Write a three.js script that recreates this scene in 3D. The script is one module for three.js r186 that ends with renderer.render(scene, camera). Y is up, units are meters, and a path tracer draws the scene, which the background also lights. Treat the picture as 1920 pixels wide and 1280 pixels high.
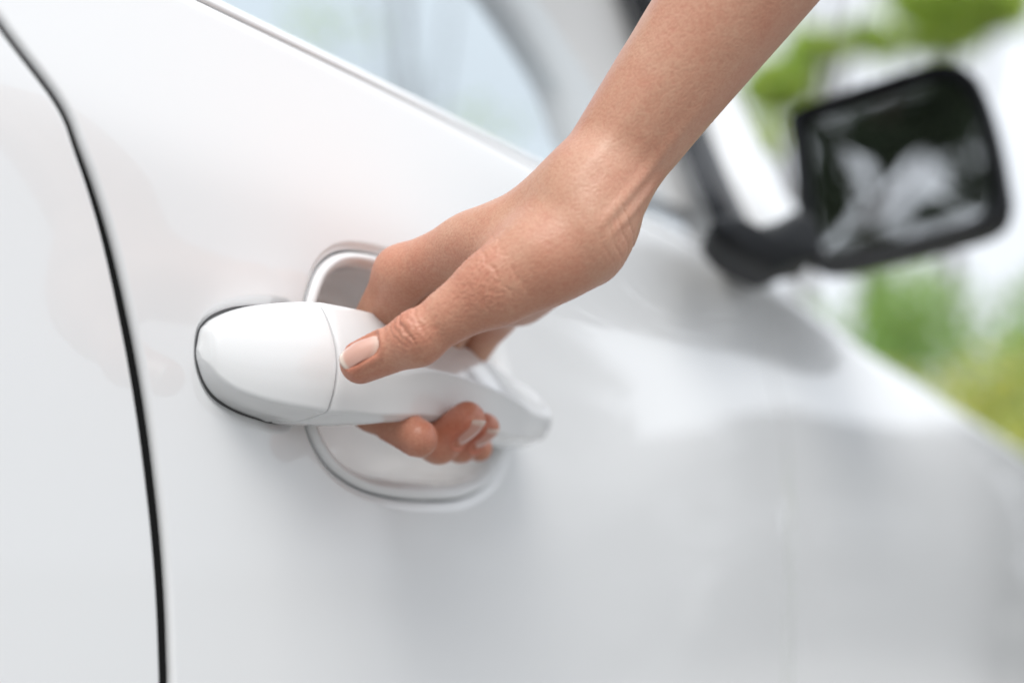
import * as THREE from 'three';
import { mergeGeometries, mergeVertices } from 'three/addons/utils/BufferGeometryUtils.js';
import { RoundedBoxGeometry } from 'three/addons/geometries/RoundedBoxGeometry.js';

// ---------------------------------------------------------------- camera, sky, sun, exposure
const scene = new THREE.Scene();
const V3 = (x = 0, y = 0, z = 0) => new THREE.Vector3(x, y, z);
const RAD = Math.PI / 180;
const HY = 0.95;                                    // height of the door handle above the ground
const F = 2967, AL = 29.5 * RAD, PT = 9.0 * RAD;    // lens in photo pixels, heading off the car's length, pitch
const DIR = V3(Math.cos(AL) * Math.cos(PT), Math.sin(PT), -Math.sin(AL) * Math.cos(PT));
const RIGHT = V3(Math.sin(AL), 0, Math.cos(AL));
const UPV = V3().crossVectors(RIGHT, DIR);
const EYE = V3(-0.3975, -0.0857 + HY, 0.3602);      // x forward along the car, y up, z out of the car's right side
const camera = new THREE.PerspectiveCamera(2 * Math.atan(640 / F) / RAD, 1024 / 682, 0.02, 400);
camera.position.copy(EYE);
camera.lookAt(EYE.clone().add(DIR));
camera.focus = 0.568;
camera.userData.fStop = 3.5;
scene.add(camera);

const renderer = new THREE.WebGLRenderer({ antialias: true });
renderer.toneMapping = THREE.LinearToneMapping;
renderer.toneMappingExposure = 1.36;
renderer.shadowMap.enabled = true;

let seedState = 1;
const seed = (n) => { seedState = n >>> 0; };
const rnd = () => { seedState = (seedState + 0x6d2b79f5) | 0; let t = Math.imul(seedState ^ (seedState >>> 15), 1 | seedState); t = (t + Math.imul(t ^ (t >>> 7), 61 | t)) ^ t; return ((t ^ (t >>> 14)) >>> 0) / 4294967296; };
const clamp = (x, a = 0, b = 1) => Math.min(b, Math.max(a, x));
const sstep = (a, b, x) => { const t = clamp((x - a) / (b - a)); return t * t * (3 - 2 * t); };
const lerp = (a, b, t) => a + (b - a) * t;
const hash3 = (x, y, z) => { let h = Math.imul(x | 0, 374761393) ^ Math.imul(y | 0, 668265263) ^ Math.imul(z | 0, 2147483647 - 1640531527); h = Math.imul(h ^ (h >>> 13), 1274126177); h ^= h >>> 16; return (h >>> 0) / 4294967296; };
function noise3(x, y, z) {
  const ix = Math.floor(x), iy = Math.floor(y), iz = Math.floor(z), fx = x - ix, fy = y - iy, fz = z - iz;
  const u = fx * fx * (3 - 2 * fx), v = fy * fy * (3 - 2 * fy), w = fz * fz * (3 - 2 * fz);
  const h = (a, b, c) => hash3(ix + a, iy + b, iz + c);
  return lerp(lerp(lerp(h(0, 0, 0), h(1, 0, 0), u), lerp(h(0, 1, 0), h(1, 1, 0), u), v), lerp(lerp(h(0, 0, 1), h(1, 0, 1), u), lerp(h(0, 1, 1), h(1, 1, 1), u), v), w);
}
const fbm = (x, y, z, n = 4) => { let s = 0, a = 0.5, t = 0; for (let i = 0; i < n; i++) { s += a * noise3(x, y, z); t += a; x = x * 2.03 + 7.1; y = y * 2.03 + 3.7; z = z * 2.03 + 1.9; a *= 0.5; } return s / t; };

// one overcast sky: a bright, faintly blue veil, brighter overhead
{
  const w = 512, h = 256, data = new Float32Array(w * h * 4);
  for (let j = 0; j < h; j++) for (let i = 0; i < w; i++) {
    const el = ((j + 0.5) / h - 0.5) * Math.PI, az = (i / w) * 2 * Math.PI, s = Math.max(0, Math.sin(el));
    const c = fbm(Math.cos(az) * Math.cos(el) * 3 + 9, s * 6, Math.sin(az) * Math.cos(el) * 3 + 5, 4);
    const L = 0.64 * (1 + 0.85 * s) * (0.86 + 0.28 * c), k = (j * w + i) * 4;
    data[k] = L * 0.95; data[k + 1] = L * 1.0; data[k + 2] = L * 1.065; data[k + 3] = 1;
  }
  const t = new THREE.DataTexture(data, w, h, THREE.RGBAFormat, THREE.FloatType);
  t.mapping = THREE.EquirectangularReflectionMapping; t.magFilter = THREE.LinearFilter; t.needsUpdate = true;
  scene.background = t; scene.environment = t;
}
const sun = new THREE.DirectionalLight(new THREE.Color(1.0, 0.96, 0.9), 1.5);
sun.position.set(-3.4, 6.6, 2.5);
sun.target.position.set(0, HY, 0);
sun.castShadow = true; sun.shadow.radius = 78;
sun.shadow.mapSize.set(2048, 2048);
Object.assign(sun.shadow.camera, { left: -4, right: 4, top: 4, bottom: -4, near: 0.5, far: 20 });
scene.add(sun, sun.target);

// ---------------------------------------------------------------- helpers
const ray = (px, py) => DIR.clone().addScaledVector(RIGHT, (px - 960) / F).addScaledVector(UPV, (640 - py) / F);
const onZ = (px, py, z) => { const r = ray(px, py); return EYE.clone().addScaledVector(r, (z - EYE.z) / r.z); };
const onX = (px, py, x) => { const r = ray(px, py); return EYE.clone().addScaledVector(r, (x - EYE.x) / r.x); };
const at = (px, py, t) => EYE.clone().addScaledVector(ray(px, py), t);
const lin = (r, g, b) => new THREE.Color().setRGB(r, g, b);
function geo(pos, idx, nor, uv, col) {
  const g = new THREE.BufferGeometry();
  g.setAttribute('position', new THREE.Float32BufferAttribute(pos, 3));
  if (uv) g.setAttribute('uv', new THREE.Float32BufferAttribute(uv, 2));
  if (col) g.setAttribute('color', new THREE.Float32BufferAttribute(col, 3));
  g.setIndex(idx);
  if (nor) g.setAttribute('normal', new THREE.Float32BufferAttribute(nor, 3)); else g.computeVertexNormals();
  return g;
}
function mesh(name, g, m, parent) {
  const o = new THREE.Mesh(g, m); o.name = name; o.castShadow = true; o.receiveShadow = true;
  (parent || scene).add(o); return o;
}
const tag = (o, label, category, group, kind) => { if (label) o.userData.label = label; if (category) o.userData.category = category; if (group) o.userData.group = group; if (kind) o.userData.kind = kind; return o; };
// a grid of points rows x cols -> indexed geometry
function gridGeo(rows, closedCols = false) {
  const R = rows.length, C = rows[0].length, pos = [], idx = [];
  for (const r of rows) for (const p of r) pos.push(p.x, p.y, p.z);
  const CC = closedCols ? C : C - 1;
  for (let i = 0; i < R - 1; i++) for (let j = 0; j < CC; j++) { const a = i * C + j, b = i * C + (j + 1) % C, c = a + C, d = b + C; idx.push(a, b, d, a, d, c); }
  return geo(pos, idx);
}
// flat convex-or-not outline on its own plane, given thickness along a direction, with edges
function slab(points, dir, thick) {
  const n = points.length, pos = [], idx = [];
  const back = points.map((p) => p.clone().addScaledVector(dir, -thick));
  const c0 = points.reduce((a, p) => a.add(p), V3()).multiplyScalar(1 / n), ax = points[1].clone().sub(points[0]).normalize();
  const ay = V3().crossVectors(dir, ax).normalize();
  const flat = points.map((p) => new THREE.Vector2(p.clone().sub(c0).dot(ax), p.clone().sub(c0).dot(ay)));
  const tri = THREE.ShapeUtils.triangulateShape(flat, []);
  points.forEach((p) => pos.push(p.x, p.y, p.z)); back.forEach((p) => pos.push(p.x, p.y, p.z));
  for (const [a, b, c] of tri) { idx.push(a, b, c, n + a, n + c, n + b); }
  for (let i = 0; i < n; i++) { const j = (i + 1) % n, o = pos.length / 3; for (const p of [points[i], points[j], back[j], back[i]]) pos.push(p.x, p.y, p.z); idx.push(o, o + 2, o + 1, o, o + 3, o + 2); }
  return geo(pos, idx).toNonIndexed();
}
const spline = (pts, n, closed = false) => new THREE.CatmullRomCurve3(pts, closed, 'centripetal').getSpacedPoints(n);
// monotone table lookup with smooth interpolation
function table(rows) {
  return (x, c) => {
    if (x <= rows[0][0]) return rows[0][c];
    for (let i = 0; i < rows.length - 1; i++) if (x <= rows[i + 1][0]) {
      const x0 = rows[i][0], x1 = rows[i + 1][0], y0 = rows[i][c], y1 = rows[i + 1][c], h = x1 - x0, t = (x - x0) / h;
      const sl = (y1 - y0) / h, m0 = i > 0 ? (sl + (y0 - rows[i - 1][c]) / (x0 - rows[i - 1][0])) / 2 : sl, m1 = i + 2 < rows.length ? (sl + (rows[i + 2][c] - y1) / (rows[i + 2][0] - x1)) / 2 : sl;
      const t2 = t * t, t3 = t2 * t;
      return (2 * t3 - 3 * t2 + 1) * y0 + (t3 - 2 * t2 + t) * h * m0 + (-2 * t3 + 3 * t2) * y1 + (t3 - t2) * h * m1;
    }
    return rows[rows.length - 1][c];
  };
}

// ---------------------------------------------------------------- materials
const paint = new THREE.MeshPhysicalMaterial({ name: 'white_paint', color: lin(0.80, 0.805, 0.81), roughness: 0.25, specularIntensity: 0.4, clearcoat: 1, clearcoatRoughness: 0.02 });
const blackPlastic = new THREE.MeshPhysicalMaterial({ name: 'black_plastic', color: lin(0.007, 0.008, 0.010), roughness: 0.55, specularIntensity: 0.35 });
const glossBlack = new THREE.MeshPhysicalMaterial({ name: 'gloss_black', color: lin(0.006, 0.007, 0.01), roughness: 0.2, clearcoat: 0.6, clearcoatRoughness: 0.1 });
const rubber = new THREE.MeshPhysicalMaterial({ name: 'rubber', color: lin(0.008, 0.008, 0.008), roughness: 0.8, specularIntensity: 0.2 });
const gasketMat = new THREE.MeshPhysicalMaterial({ name: 'gasket_rubber', color: lin(0.09, 0.09, 0.092), roughness: 0.8 });
const glassMat = new THREE.MeshPhysicalMaterial({ name: 'tinted_glass', color: lin(0.80, 0.845, 0.865), roughness: 0.0, transmission: 1, thickness: 0, ior: 1.5 });
const mirrorMat = new THREE.MeshPhysicalMaterial({ name: 'mirror_silver', color: lin(0.56, 0.57, 0.58), roughness: 0.0, metalness: 1 });
const trimMat = new THREE.MeshPhysicalMaterial({ name: 'interior_trim', color: lin(0.50, 0.50, 0.50), roughness: 0.8 });
const darkTrim = new THREE.MeshPhysicalMaterial({ name: 'dark_trim', color: lin(0.06, 0.065, 0.075), roughness: 0.8 });

// ---------------------------------------------------------------- ground
function noiseTexture(n, fn, srgb) {
  const d = new Uint8Array(n * n * 4);
  for (let j = 0; j < n; j++) for (let i = 0; i < n; i++) { const c = fn(i / n, j / n); for (let k = 0; k < 3; k++) d[(j * n + i) * 4 + k] = clamp(c[k]) * 255; d[(j * n + i) * 4 + 3] = 255; }
  const t = new THREE.DataTexture(d, n, n); t.wrapS = t.wrapT = THREE.RepeatWrapping; t.magFilter = THREE.LinearFilter; t.colorSpace = srgb ? THREE.SRGBColorSpace : THREE.NoColorSpace; t.needsUpdate = true; return t;
}
{
  const tex = noiseTexture(256, (u, v) => { const a = fbm(u * 60, v * 60, 3, 3), b = fbm(u * 9, v * 9, 8, 3), s = 0.52 + 0.16 * (a - 0.5) + 0.1 * (b - 0.5); return [s, s * 0.99, s * 0.97]; }, true);
  tex.repeat.set(60, 60);
  const g = new THREE.PlaneGeometry(240, 240).rotateX(-Math.PI / 2);
  const o = mesh('ground', g, new THREE.MeshStandardMaterial({ name: 'pale_pavement', map: tex, roughness: 0.95 }));
  o.userData.kind = 'structure';
}

// ---------------------------------------------------------------- the car
const car = new THREE.Group(); car.name = 'car';
tag(car, 'white car with a black side mirror and a pull handle on its door', 'car');
scene.add(car);
const rel = (x, y, z) => V3(x, y + HY, z);        // y measured from the handle's height

// outlines (x, y) on the door face, closed, counter-clockwise seen from outside
const cupPts = [[0.0795, 0.005], [0.0797, 0.016], [0.0813, 0.0235], [0.0835, 0.0295], [0.0884, 0.0380], [0.0969, 0.0446], [0.1058, 0.0481], [0.1180, 0.0502], [0.1350, 0.0512], [0.1600, 0.0512], [0.1850, 0.0500], [0.2080, 0.0455], [0.2260, 0.0360], [0.2370, 0.0210], [0.2415, 0.0030],
  [0.2400, -0.0150], [0.2367, -0.0235], [0.2245, -0.0360], [0.2011, -0.0445], [0.1705, -0.0475], [0.1421, -0.0475], [0.1193, -0.0450], [0.1011, -0.0392], [0.0918, -0.0330], [0.0853, -0.0255], [0.0810, -0.0150], [0.0798, -0.0050]].map(([x, y]) => V3(x, y, 0));
const cup = spline(cupPts, 200, true).slice(0, 200);
const capPts = [[0.0162, -0.003], [0.0172, 0.0035], [0.0200, 0.0070], [0.0250, 0.0103], [0.0344, 0.0140], [0.0450, 0.0165], [0.0560, 0.0183], [0.0640, 0.0190], [0.0700, 0.0180], [0.0730, 0.0], [0.0700, -0.0225], [0.0640, -0.0240], [0.0539, -0.0234], [0.0440, -0.0224], [0.0359, -0.0209], [0.0290, -0.0190], [0.0242, -0.0166], [0.0198, -0.0124], [0.0172, -0.0078]].map(([x, y]) => V3(x < 0.062 ? 0.062 - (0.062 - x) * 0.91 : x, y, 0));
const capOutline = spline(capPts, 120, true).slice(0, 120);
function polySD(poly, x, y) {
  let best = 1e9, inside = false;
  for (let i = 0, j = poly.length - 1; i < poly.length; j = i++) {
    const a = poly[i], b = poly[j], ex = b.x - a.x, ey = b.y - a.y, wx = x - a.x, wy = y - a.y, t = clamp((wx * ex + wy * ey) / (ex * ex + ey * ey));
    const dx = wx - ex * t, dy = wy - ey * t; best = Math.min(best, dx * dx + dy * dy);
    if ((a.y > y) !== (b.y > y) && x < (b.x - a.x) * (y - a.y) / (b.y - a.y) + a.x) inside = !inside;
  }
  return (inside ? -1 : 1) * Math.sqrt(best);
}
// body side: z of the painted skin at (x, y)
const yTop = (x) => 0.134 - 0.060 * sstep(0.62, 1.75, x);
const roundR = (x) => lerp(0.010, 0.050, sstep(0.58, 1.15, x));
function bodyBase(x, y) {
  const k = 0.007, u = y - 0.0625, sp = u > 0.1 ? u : k * Math.log(1 + Math.exp(u / k)), w = sstep(0.12, 0.72, x);
  const creased = -sp * 0.19 - 0.05 * Math.max(0, -u) ** 2;
  const v = y - lerp(-0.15, -0.042, sstep(0.15, 0.65, x)), q = v - 0.058, q4 = Math.max(0, Math.min(q, 0.04));
  const full = 0.000 - (v > 0 ? (v < 0.08 ? 0.65 * v * v : 0.00416 + 0.104 * (v - 0.08)) + 3.2 * q4 * q4 + 0.256 * Math.max(0, q - 0.04) : 0.07 * (Math.sqrt(v * v + 0.0006) - 0.0245));
  let z = lerp(creased, full, w * (1 - 0.8 * sstep(0.05, 0.125, y) * (1 - sstep(0.60, 0.95, x))));
  z += 0.020 * sstep(0.58, 1.15, x);
  z -= 0.10 * Math.max(0, x - 1.25) ** 2;
  z -= 0.012 * Math.max(0, -x) ** 2;
  const R = roundR(x), yt = yTop(x), qr = y - (yt - R);
  if (qr > 0) z -= (R - Math.sqrt(Math.max(0, R * R - Math.min(qr, R) ** 2)));
  return z;
}
function skin(x, y) {
  let z = bodyBase(x, y);
  if (x > 0 && x < 0.27 && y > -0.07 && y < 0.07) {
    const d = Math.min(polySD(cup, x, y), polySD(capOutline, x, y));
    if (d < 0.0045) z -= 0.0024 * (1 - sstep(-0.0006, 0.0042, d));
  }
  return z;
}
// the gap behind the front door
const gapPx = [[-70, -60], [0, 40], [40, 94], [85, 152], [110, 187], [131, 225], [150, 278], [175, 348], [200, 430], [220, 510], [238, 592], [252, 662], [266, 742], [278, 822], [288, 902], [297, 982], [304, 1062], [309, 1142], [312, 1222], [313.5, 1300]];
const gapCurve = gapPx.map(([px, py]) => { let p = onZ(px, py, -0.004); for (let i = 0; i < 3; i++) p = onZ(px, py, bodyBase(p.x, p.y - HY)); return V3(p.x, p.y - HY, 0); });
gapCurve.push(V3(0.011, -0.25, 0), V3(0.008, -0.42, 0), V3(0.0, -0.62, 0));
const gapLine = spline(gapCurve, 240);
const gapWidth = (y) => lerp(0.0078, 0.0100, sstep(0.085, -0.02, y));
function offsetLine(line, side) {   // side +1 towards the front
  return line.map((p, i) => {
    const a = line[Math.max(0, i - 1)], b = line[Math.min(line.length - 1, i + 1)], t = b.clone().sub(a).normalize(), n = V3(-t.y, t.x, 0);
    if (n.x < 0) n.negate();
    return p.clone().addScaledVector(n, side * gapWidth(p.y) / 2);
  });
}
// skin panel between an outer closed boundary and an optional inner hole, with rolled edges
function panel(outer, inner, centre, rings, grade, rolled = 0.0022, depth = 0.016) {
  const n = outer.length, rows = [], pos = [], nor = [], idx = [];
  const addRow = (pts) => { rows.push(pos.length / 3); for (const [p, m] of pts) { pos.push(p.x, p.y + HY, p.z); nor.push(m.x, m.y, m.z); } };
  const sk = (x, y) => { const e = 0.0006, z = skin(x, y); const m = V3(-(skin(x + e, y) - skin(x - e, y)) / (2 * e), -(skin(x, y + e) - skin(x, y - e)) / (2 * e), 1).normalize(); return [V3(x, y, z), m]; };
  const outN = (line, i) => { const a = line[(i + n - 1) % n], b = line[(i + 1) % n], t = b.clone().sub(a).normalize(); return V3(t.y, -t.x, 0); };
  // counter-clockwise boundary: outward normal is (t.y, -t.x)
  if (inner) {
    for (const a of [-1, 90, 60, 30]) {
      const pts = inner.map((p, i) => { const m = outN(inner, i).negate(), [q, sn] = sk(p.x, p.y); if (a < 0) return [V3(p.x + m.x * 0.0008, p.y + m.y * 0.0008, q.z - 0.011), m.clone()]; const s = Math.sin(a * RAD), c = Math.cos(a * RAD); return [V3(p.x + m.x * 0.0008 * s, p.y + m.y * 0.0008 * s, q.z - 0.0008 * (1 - c)), m.clone().multiplyScalar(s).addScaledVector(sn, c).normalize()]; });
      addRow(pts);
    }
  }
  for (let r = 0; r <= rings; r++) {
    const t = grade(r / rings);
    addRow(outer.map((b, i) => { const a = inner ? inner[i] : centre; return sk(lerp(a.x, b.x, t), lerp(a.y, b.y, t)); }));
  }
  for (const a of [22, 45, 68, 90, -1]) {
    addRow(outer.map((p, i) => { const m = outN(outer, i), [q, sn] = sk(p.x, p.y), roll = p.x > 0.5 || p.y > 0.12 ? 0.0005 : rolled; if (a < 0) return [V3(p.x + m.x * roll, p.y + m.y * roll, q.z - depth), m.clone()]; const s = Math.sin(a * RAD), c = Math.cos(a * RAD); return [V3(p.x + m.x * roll * s, p.y + m.y * roll * s, q.z - roll * (1 - c)), m.clone().multiplyScalar(s).addScaledVector(sn, c).normalize()]; }));
  }
  for (let k = 0; k < rows.length - 1; k++) for (let i = 0; i < n; i++) { const j = (i + 1) % n, a = rows[k] + i, b = rows[k] + j, c = rows[k + 1] + i, d = rows[k + 1] + j; idx.push(a, c, d, a, d, b); }
  return geo(pos, idx, nor);
}
const densify = (poly, step) => { const out = []; poly.forEach((p, i) => { const q = poly[(i + 1) % poly.length], n = Math.max(1, Math.ceil(p.distanceTo(q) / (p.x < 0.03 && p.x > -0.06 && Math.abs(p.y) < 0.075 ? step * 0.22 : step))); for (let k = 0; k < n; k++) out.push(p.clone().lerp(q, k / n)); }); return out; };
const DOOR_FRONT = 0.6154, SILL = -0.62, BELT = 0.1285;
const doorEdge = offsetLine(gapLine, 1).filter((p) => p.y < BELT && p.y > SILL), rearEdge = offsetLine(gapLine, -1).filter((p) => p.y < BELT && p.y > SILL);
{
  // front door: from the gap round by the sill, the front edge and the belt
  const outer = densify([...doorEdge, V3(0.02, SILL, 0), V3(DOOR_FRONT, SILL, 0), V3(DOOR_FRONT, BELT, 0), V3(doorEdge[0].x - 0.004, BELT, 0)], 0.0045);
  const c = V3(0.15, 0.001, 0), hole = outer.map((b) => { const a = Math.atan2(b.y - c.y, b.x - c.x), dir = V3(Math.cos(a), Math.sin(a), 0); let lo = 0, hi = 0.2; for (let k = 0; k < 30; k++) { const m = (lo + hi) / 2; if (polySD(cup, c.x + dir.x * m, c.y + dir.y * m) < 0.0012) lo = m; else hi = m; } return c.clone().addScaledVector(dir, lo); });
  const door = mesh('front_door', panel(outer, hole, c, 130, (t) => 0.55 * t + 0.45 * t * t * t), paint, car);
  // cup with its raised rim
  const cc = V3(0.16, 0.0015, 0), prof = [[0.0003, -0.0110], [0.0003, -0.0026], [0.0005, -0.0014], [0.0011, -0.0004], [0.0020, 0.0003], [0.0030, 0.0007], [0.0044, 0.0002], [0.0058, -0.0007], [0.0070, -0.0020], [0.0077, -0.0036], [0.0079, -0.0080], [0.0081, -0.0150], [0.0085, -0.0230], [0.0095, -0.0310], [0.0120, -0.0370], [0.0170, -0.0412], [0.0250, -0.0435], [0.036, -0.0445]];
  const rowsP = prof.map(([d, zz]) => cup.map((p) => { const v = p.clone().sub(cc), L = v.length(); const q = cc.clone().addScaledVector(v, Math.max(0.02, 1 - d / L)); return rel(q.x, q.y, bodyBase(p.x, p.y) + zz); }));
  rowsP.push(cup.map(() => rel(cc.x, cc.y, -0.0448)));
  mesh('cup_rim', gridGeo(rowsP.slice(0, 10).reverse(), true), paint, door);
  const lining = mesh('handle_cup', gridGeo(rowsP.slice(9).reverse(), true), paint, door);
  lining.userData.label = 'deep scooped cup set behind the pull';
  // rear door
  const rear = densify([V3(rearEdge[0].x - 0.02, BELT, 0), V3(-0.95, BELT, 0), V3(-0.95, SILL, 0), V3(-0.012, SILL, 0), ...rearEdge.slice().reverse()], 0.006);
  mesh('rear_door', panel(rear, null, V3(-0.30, -0.12, 0), 110, (t) => Math.pow(t, 0.8)), paint, car);
  // rubber pillar face behind the gap
  const strip = gapLine.filter((p) => p.y > SILL);
  const bead = [[-0.0075, -0.016], [-0.0055, -0.0058], [-0.0035, -0.0030], [0, -0.0024], [0.0035, -0.0030], [0.0055, -0.0058], [0.0075, -0.016]];
  const rows = bead.map(([dx, dz]) => strip.map((p) => rel(p.x + dx, p.y, bodyBase(p.x, p.y) + dz)));
  mesh('door_seal', gridGeo(rows), rubber, car);
}
{
  // fender: sections run from the sill over the shoulder into the hood
  const rows = [];
  for (let i = 0; i <= 90; i++) {
    const x = lerp(0.617, 2.1, Math.pow(i / 90, 1.3)), R = roundR(x), yt = yTop(x), row = [];
    row.push(rel(x, SILL, bodyBase(x, SILL) - 0.02));
    for (let k = 0; k <= 60; k++) row.push(V3(x, lerp(SILL, yt - R, k / 60), 0));
    for (let k = 1; k <= 18; k++) row.push(V3(x, yt - R + R * Math.sin(k / 18 * 88 * RAD), 0));
    rows.push(row.map((p, k) => k === 0 ? p : rel(p.x, p.y, bodyBase(p.x, p.y))));
  }
  mesh('front_fender', gridGeo(rows.reverse()), paint, car);
  const hood = [];
  for (let i = 0; i <= 30; i++) {
    const x = lerp(0.617, 2.1, Math.pow(i / 30, 1.3)), R = roundR(x), yt = yTop(x), z0 = bodyBase(x, yt - R + R * Math.sin(88 * RAD)) - 0.004, row = [];
    for (let k = 0; k <= 24; k++) { const s = k / 24; row.push(rel(x, yt - 0.002 + 0.05 * Math.sin(s * Math.PI) * sstep(0, 0.3, s) , z0 - s * 1.55)); }
    hood.push(row);
  }
  mesh('hood', gridGeo(hood), paint, car);
}
// belt moulding, window seal, glass
const beltZ = (x) => bodyBase(x, 0.124);
{
  const rows = [];
  for (let i = 0; i <= 80; i++) {
    const x = lerp(-0.9, 0.565, i / 80), z = beltZ(x), prof = [[0.1297, -0.0080], [0.1297, -0.0030], [0.1302, -0.0022], [0.1314, -0.0020], [0.1334, -0.0030], [0.1356, -0.0052], [0.1374, -0.0090], [0.1384, -0.0140], [0.1384, -0.0200]];
    rows.push(prof.map(([y, dz]) => rel(x, y, z + dz)));
  }
  mesh('belt_moulding', gridGeo(rows.reverse()), paint, car);
  const seal = [];
  for (let i = 0; i <= 60; i++) { const x = lerp(-0.9, 0.56, i / 60), z = beltZ(x); seal.push([[0.1330, -0.0178], [0.1388, -0.0180], [0.1392, -0.0188], [0.1390, -0.0198], [0.1330, -0.0202]].map(([y, dz]) => rel(x, y, z + dz))); }
  mesh('window_seal', gridGeo(seal), rubber, car);
  const glass = [];
  for (let i = 0; i <= 24; i++) {
    const s = i / 24, y = lerp(0.125, 0.52, s), x1 = lerp(0.575, 0.115, s), row = [];
    for (let k = 0; k <= 30; k++) { const x = lerp(-0.75, x1, k / 30); row.push(rel(x, y, beltZ(x) - 0.0205 - s * 0.10 - 0.03 * s * s)); }
    glass.push(row);
  }
  mesh('side_window', gridGeo(glass), glassMat, car);
}
// front pillar: black frame strip, white outer pillar, pale inner trim (pixel pairs give the edges, z the plane they lie on)
{
  const edge = (pts, z0, z1) => pts.map(([px, py], i) => onZ(px, py, lerp(z0, z1, i / (pts.length - 1))));
  const along = (a, b, n = 16, bulge = 0.004) => { const rows = []; for (let i = 0; i < a.length; i++) { const row = []; for (let k = 0; k <= n; k++) { const s = k / n; row.push(a[i].clone().lerp(b[i], s).add(V3(0, 0, Math.sin(s * Math.PI) * bulge))); } rows.push(row); } return rows; };
  const fine = (pts, n = 20) => new THREE.CatmullRomCurve3(pts).getSpacedPoints(n);
  const frameL = fine(edge([[1404, 455], [1352, 340], [1312, 235], [1236, 30], [1150, -190]], -0.03, -0.12));
  const frameR = fine(edge([[1428, 455], [1372, 340], [1328, 235], [1250, 30], [1162, -190]], -0.03, -0.12));
  const tube = (a, b, depth, bulge) => { const front = along(a, b, 8, bulge); return gridGeo(front.map((r, i) => [r[0].clone().add(V3(0, 0, -depth)), ...r, r[r.length - 1].clone().add(V3(0, 0, -depth)), r[0].clone().add(V3(0, 0, -depth))])); };
  mesh('window_frame', tube(frameL, frameR, 0.02, 0.003), glossBlack, car);
  const pillarR = fine(edge([[1545, 470], [1470, 350], [1405, 215], [1320, 20], [1230, -190]], -0.05, -0.13));
  mesh('front_pillar', tube(frameR.map((p) => p.clone().add(V3(0.001, 0, -0.002))), pillarR, 0.05, 0.010), paint, car);
  const trimL = fine(edge([[1130, 330], [1090, 270], [1050, 165], [985, 60], [870, -100]], -0.10, -0.16));
  const trimR = fine(edge([[1400, 450], [1345, 340], [1305, 235], [1230, 30], [1146, -190]], -0.07, -0.145));
  mesh('pillar_trim', tube(trimL, trimR, 0.02, 0.004), trimMat, car);
}
// ---- door handle: grip and end cap lofted from stations x: top, bottom, front ridge height, front z, back z
const capX = (x) => (x < 0.062 ? 0.062 - (0.062 - x) * 0.91 : x);   // length of the end cap, from the seam
const HS = table([
  // x, yTop, yBot, yRidge, zFront, zBack, zTop, lower edge up, lower edge in, how crisp the ridge is
  [0.0164, 0.0000, -0.0060, -0.0030, 0.0010, -0.004, 0.0006, 0.0001, 0.0003, 0],
  [0.0172, 0.0036, -0.0080, -0.0032, 0.0036, -0.004, 0.0022, 0.0004, 0.0008, 0],
  [0.0200, 0.0072, -0.0126, -0.0036, 0.0068, -0.004, 0.0042, 0.0008, 0.0014, 0],
  [0.0250, 0.0105, -0.0170, -0.0040, 0.0108, -0.004, 0.0070, 0.0012, 0.0020, 0],
  [0.0344, 0.0142, -0.0207, -0.0044, 0.0166, -0.004, 0.0108, 0.0015, 0.0026, 0],
  [0.0450, 0.0168, -0.0228, -0.0044, 0.0220, -0.004, 0.0146, 0.0018, 0.0032, 0],
  [0.0560, 0.0186, -0.0241, -0.0042, 0.0268, -0.004, 0.0182, 0.0022, 0.0036, 0],
  [0.0620, 0.0192, -0.0250, -0.0038, 0.0292, -0.002, 0.0200, 0.0028, 0.0040, 0.05],
  [0.0720, 0.0194, -0.0256, -0.0030, 0.0318, 0.006, 0.0216, 0.0042, 0.0040, 0.25],
  [0.0850, 0.0194, -0.0244, -0.0020, 0.0334, 0.015, 0.0226, 0.0036, 0.0046, 0.55],
  [0.1000, 0.0190, -0.0224, -0.0012, 0.0344, 0.020, 0.0232, 0.0030, 0.0042, 0.85],
  [0.1200, 0.0180, -0.0202, -0.0008, 0.0348, 0.022, 0.0236, 0.0026, 0.0042, 1],
  [0.1450, 0.0164, -0.0198, -0.0014, 0.0343, 0.022, 0.0230, 0.0026, 0.0042, 1],
  [0.1700, 0.0146, -0.0214, -0.0030, 0.0326, 0.0185, 0.0210, 0.0028, 0.0040, 1],
  [0.1900, 0.0126, -0.0228, -0.0046, 0.0304, 0.0100, 0.0180, 0.0030, 0.0036, 1],
  [0.2060, 0.0102, -0.0226, -0.0060, 0.0282, -0.002, 0.0160, 0.0030, 0.0032, 0.9],
  [0.2200, 0.0080, -0.0216, -0.0072, 0.0264, -0.004, 0.0150, 0.0030, 0.0032, 0.6],
  [0.2290, 0.0064, -0.0208, -0.0082, 0.0248, -0.004, 0.0150, 0.0030, 0.0034, 0.25],
  [0.2345, 0.0046, -0.0198, -0.0086, 0.0232, -0.004, 0.0145, 0.0032, 0.0040, 0],
  [0.2382, 0.0020, -0.0182, -0.0088, 0.0206, -0.004, 0.0130, 0.0034, 0.0044, 0],
  [0.2404, -0.0014, -0.0160, -0.0090, 0.0166, -0.004, 0.0105, 0.0028, 0.0036, 0],
  [0.2415, -0.0048, -0.0134, -0.0092, 0.0112, -0.004, 0.0065, 0.0012, 0.0018, 0],
  [0.2418, -0.0078, -0.0108, -0.0094, 0.0040, -0.004, 0.0020, 0.0002, 0.0004, 0],
].map((r) => [capX(r[0]), ...r.slice(1)]));
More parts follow.
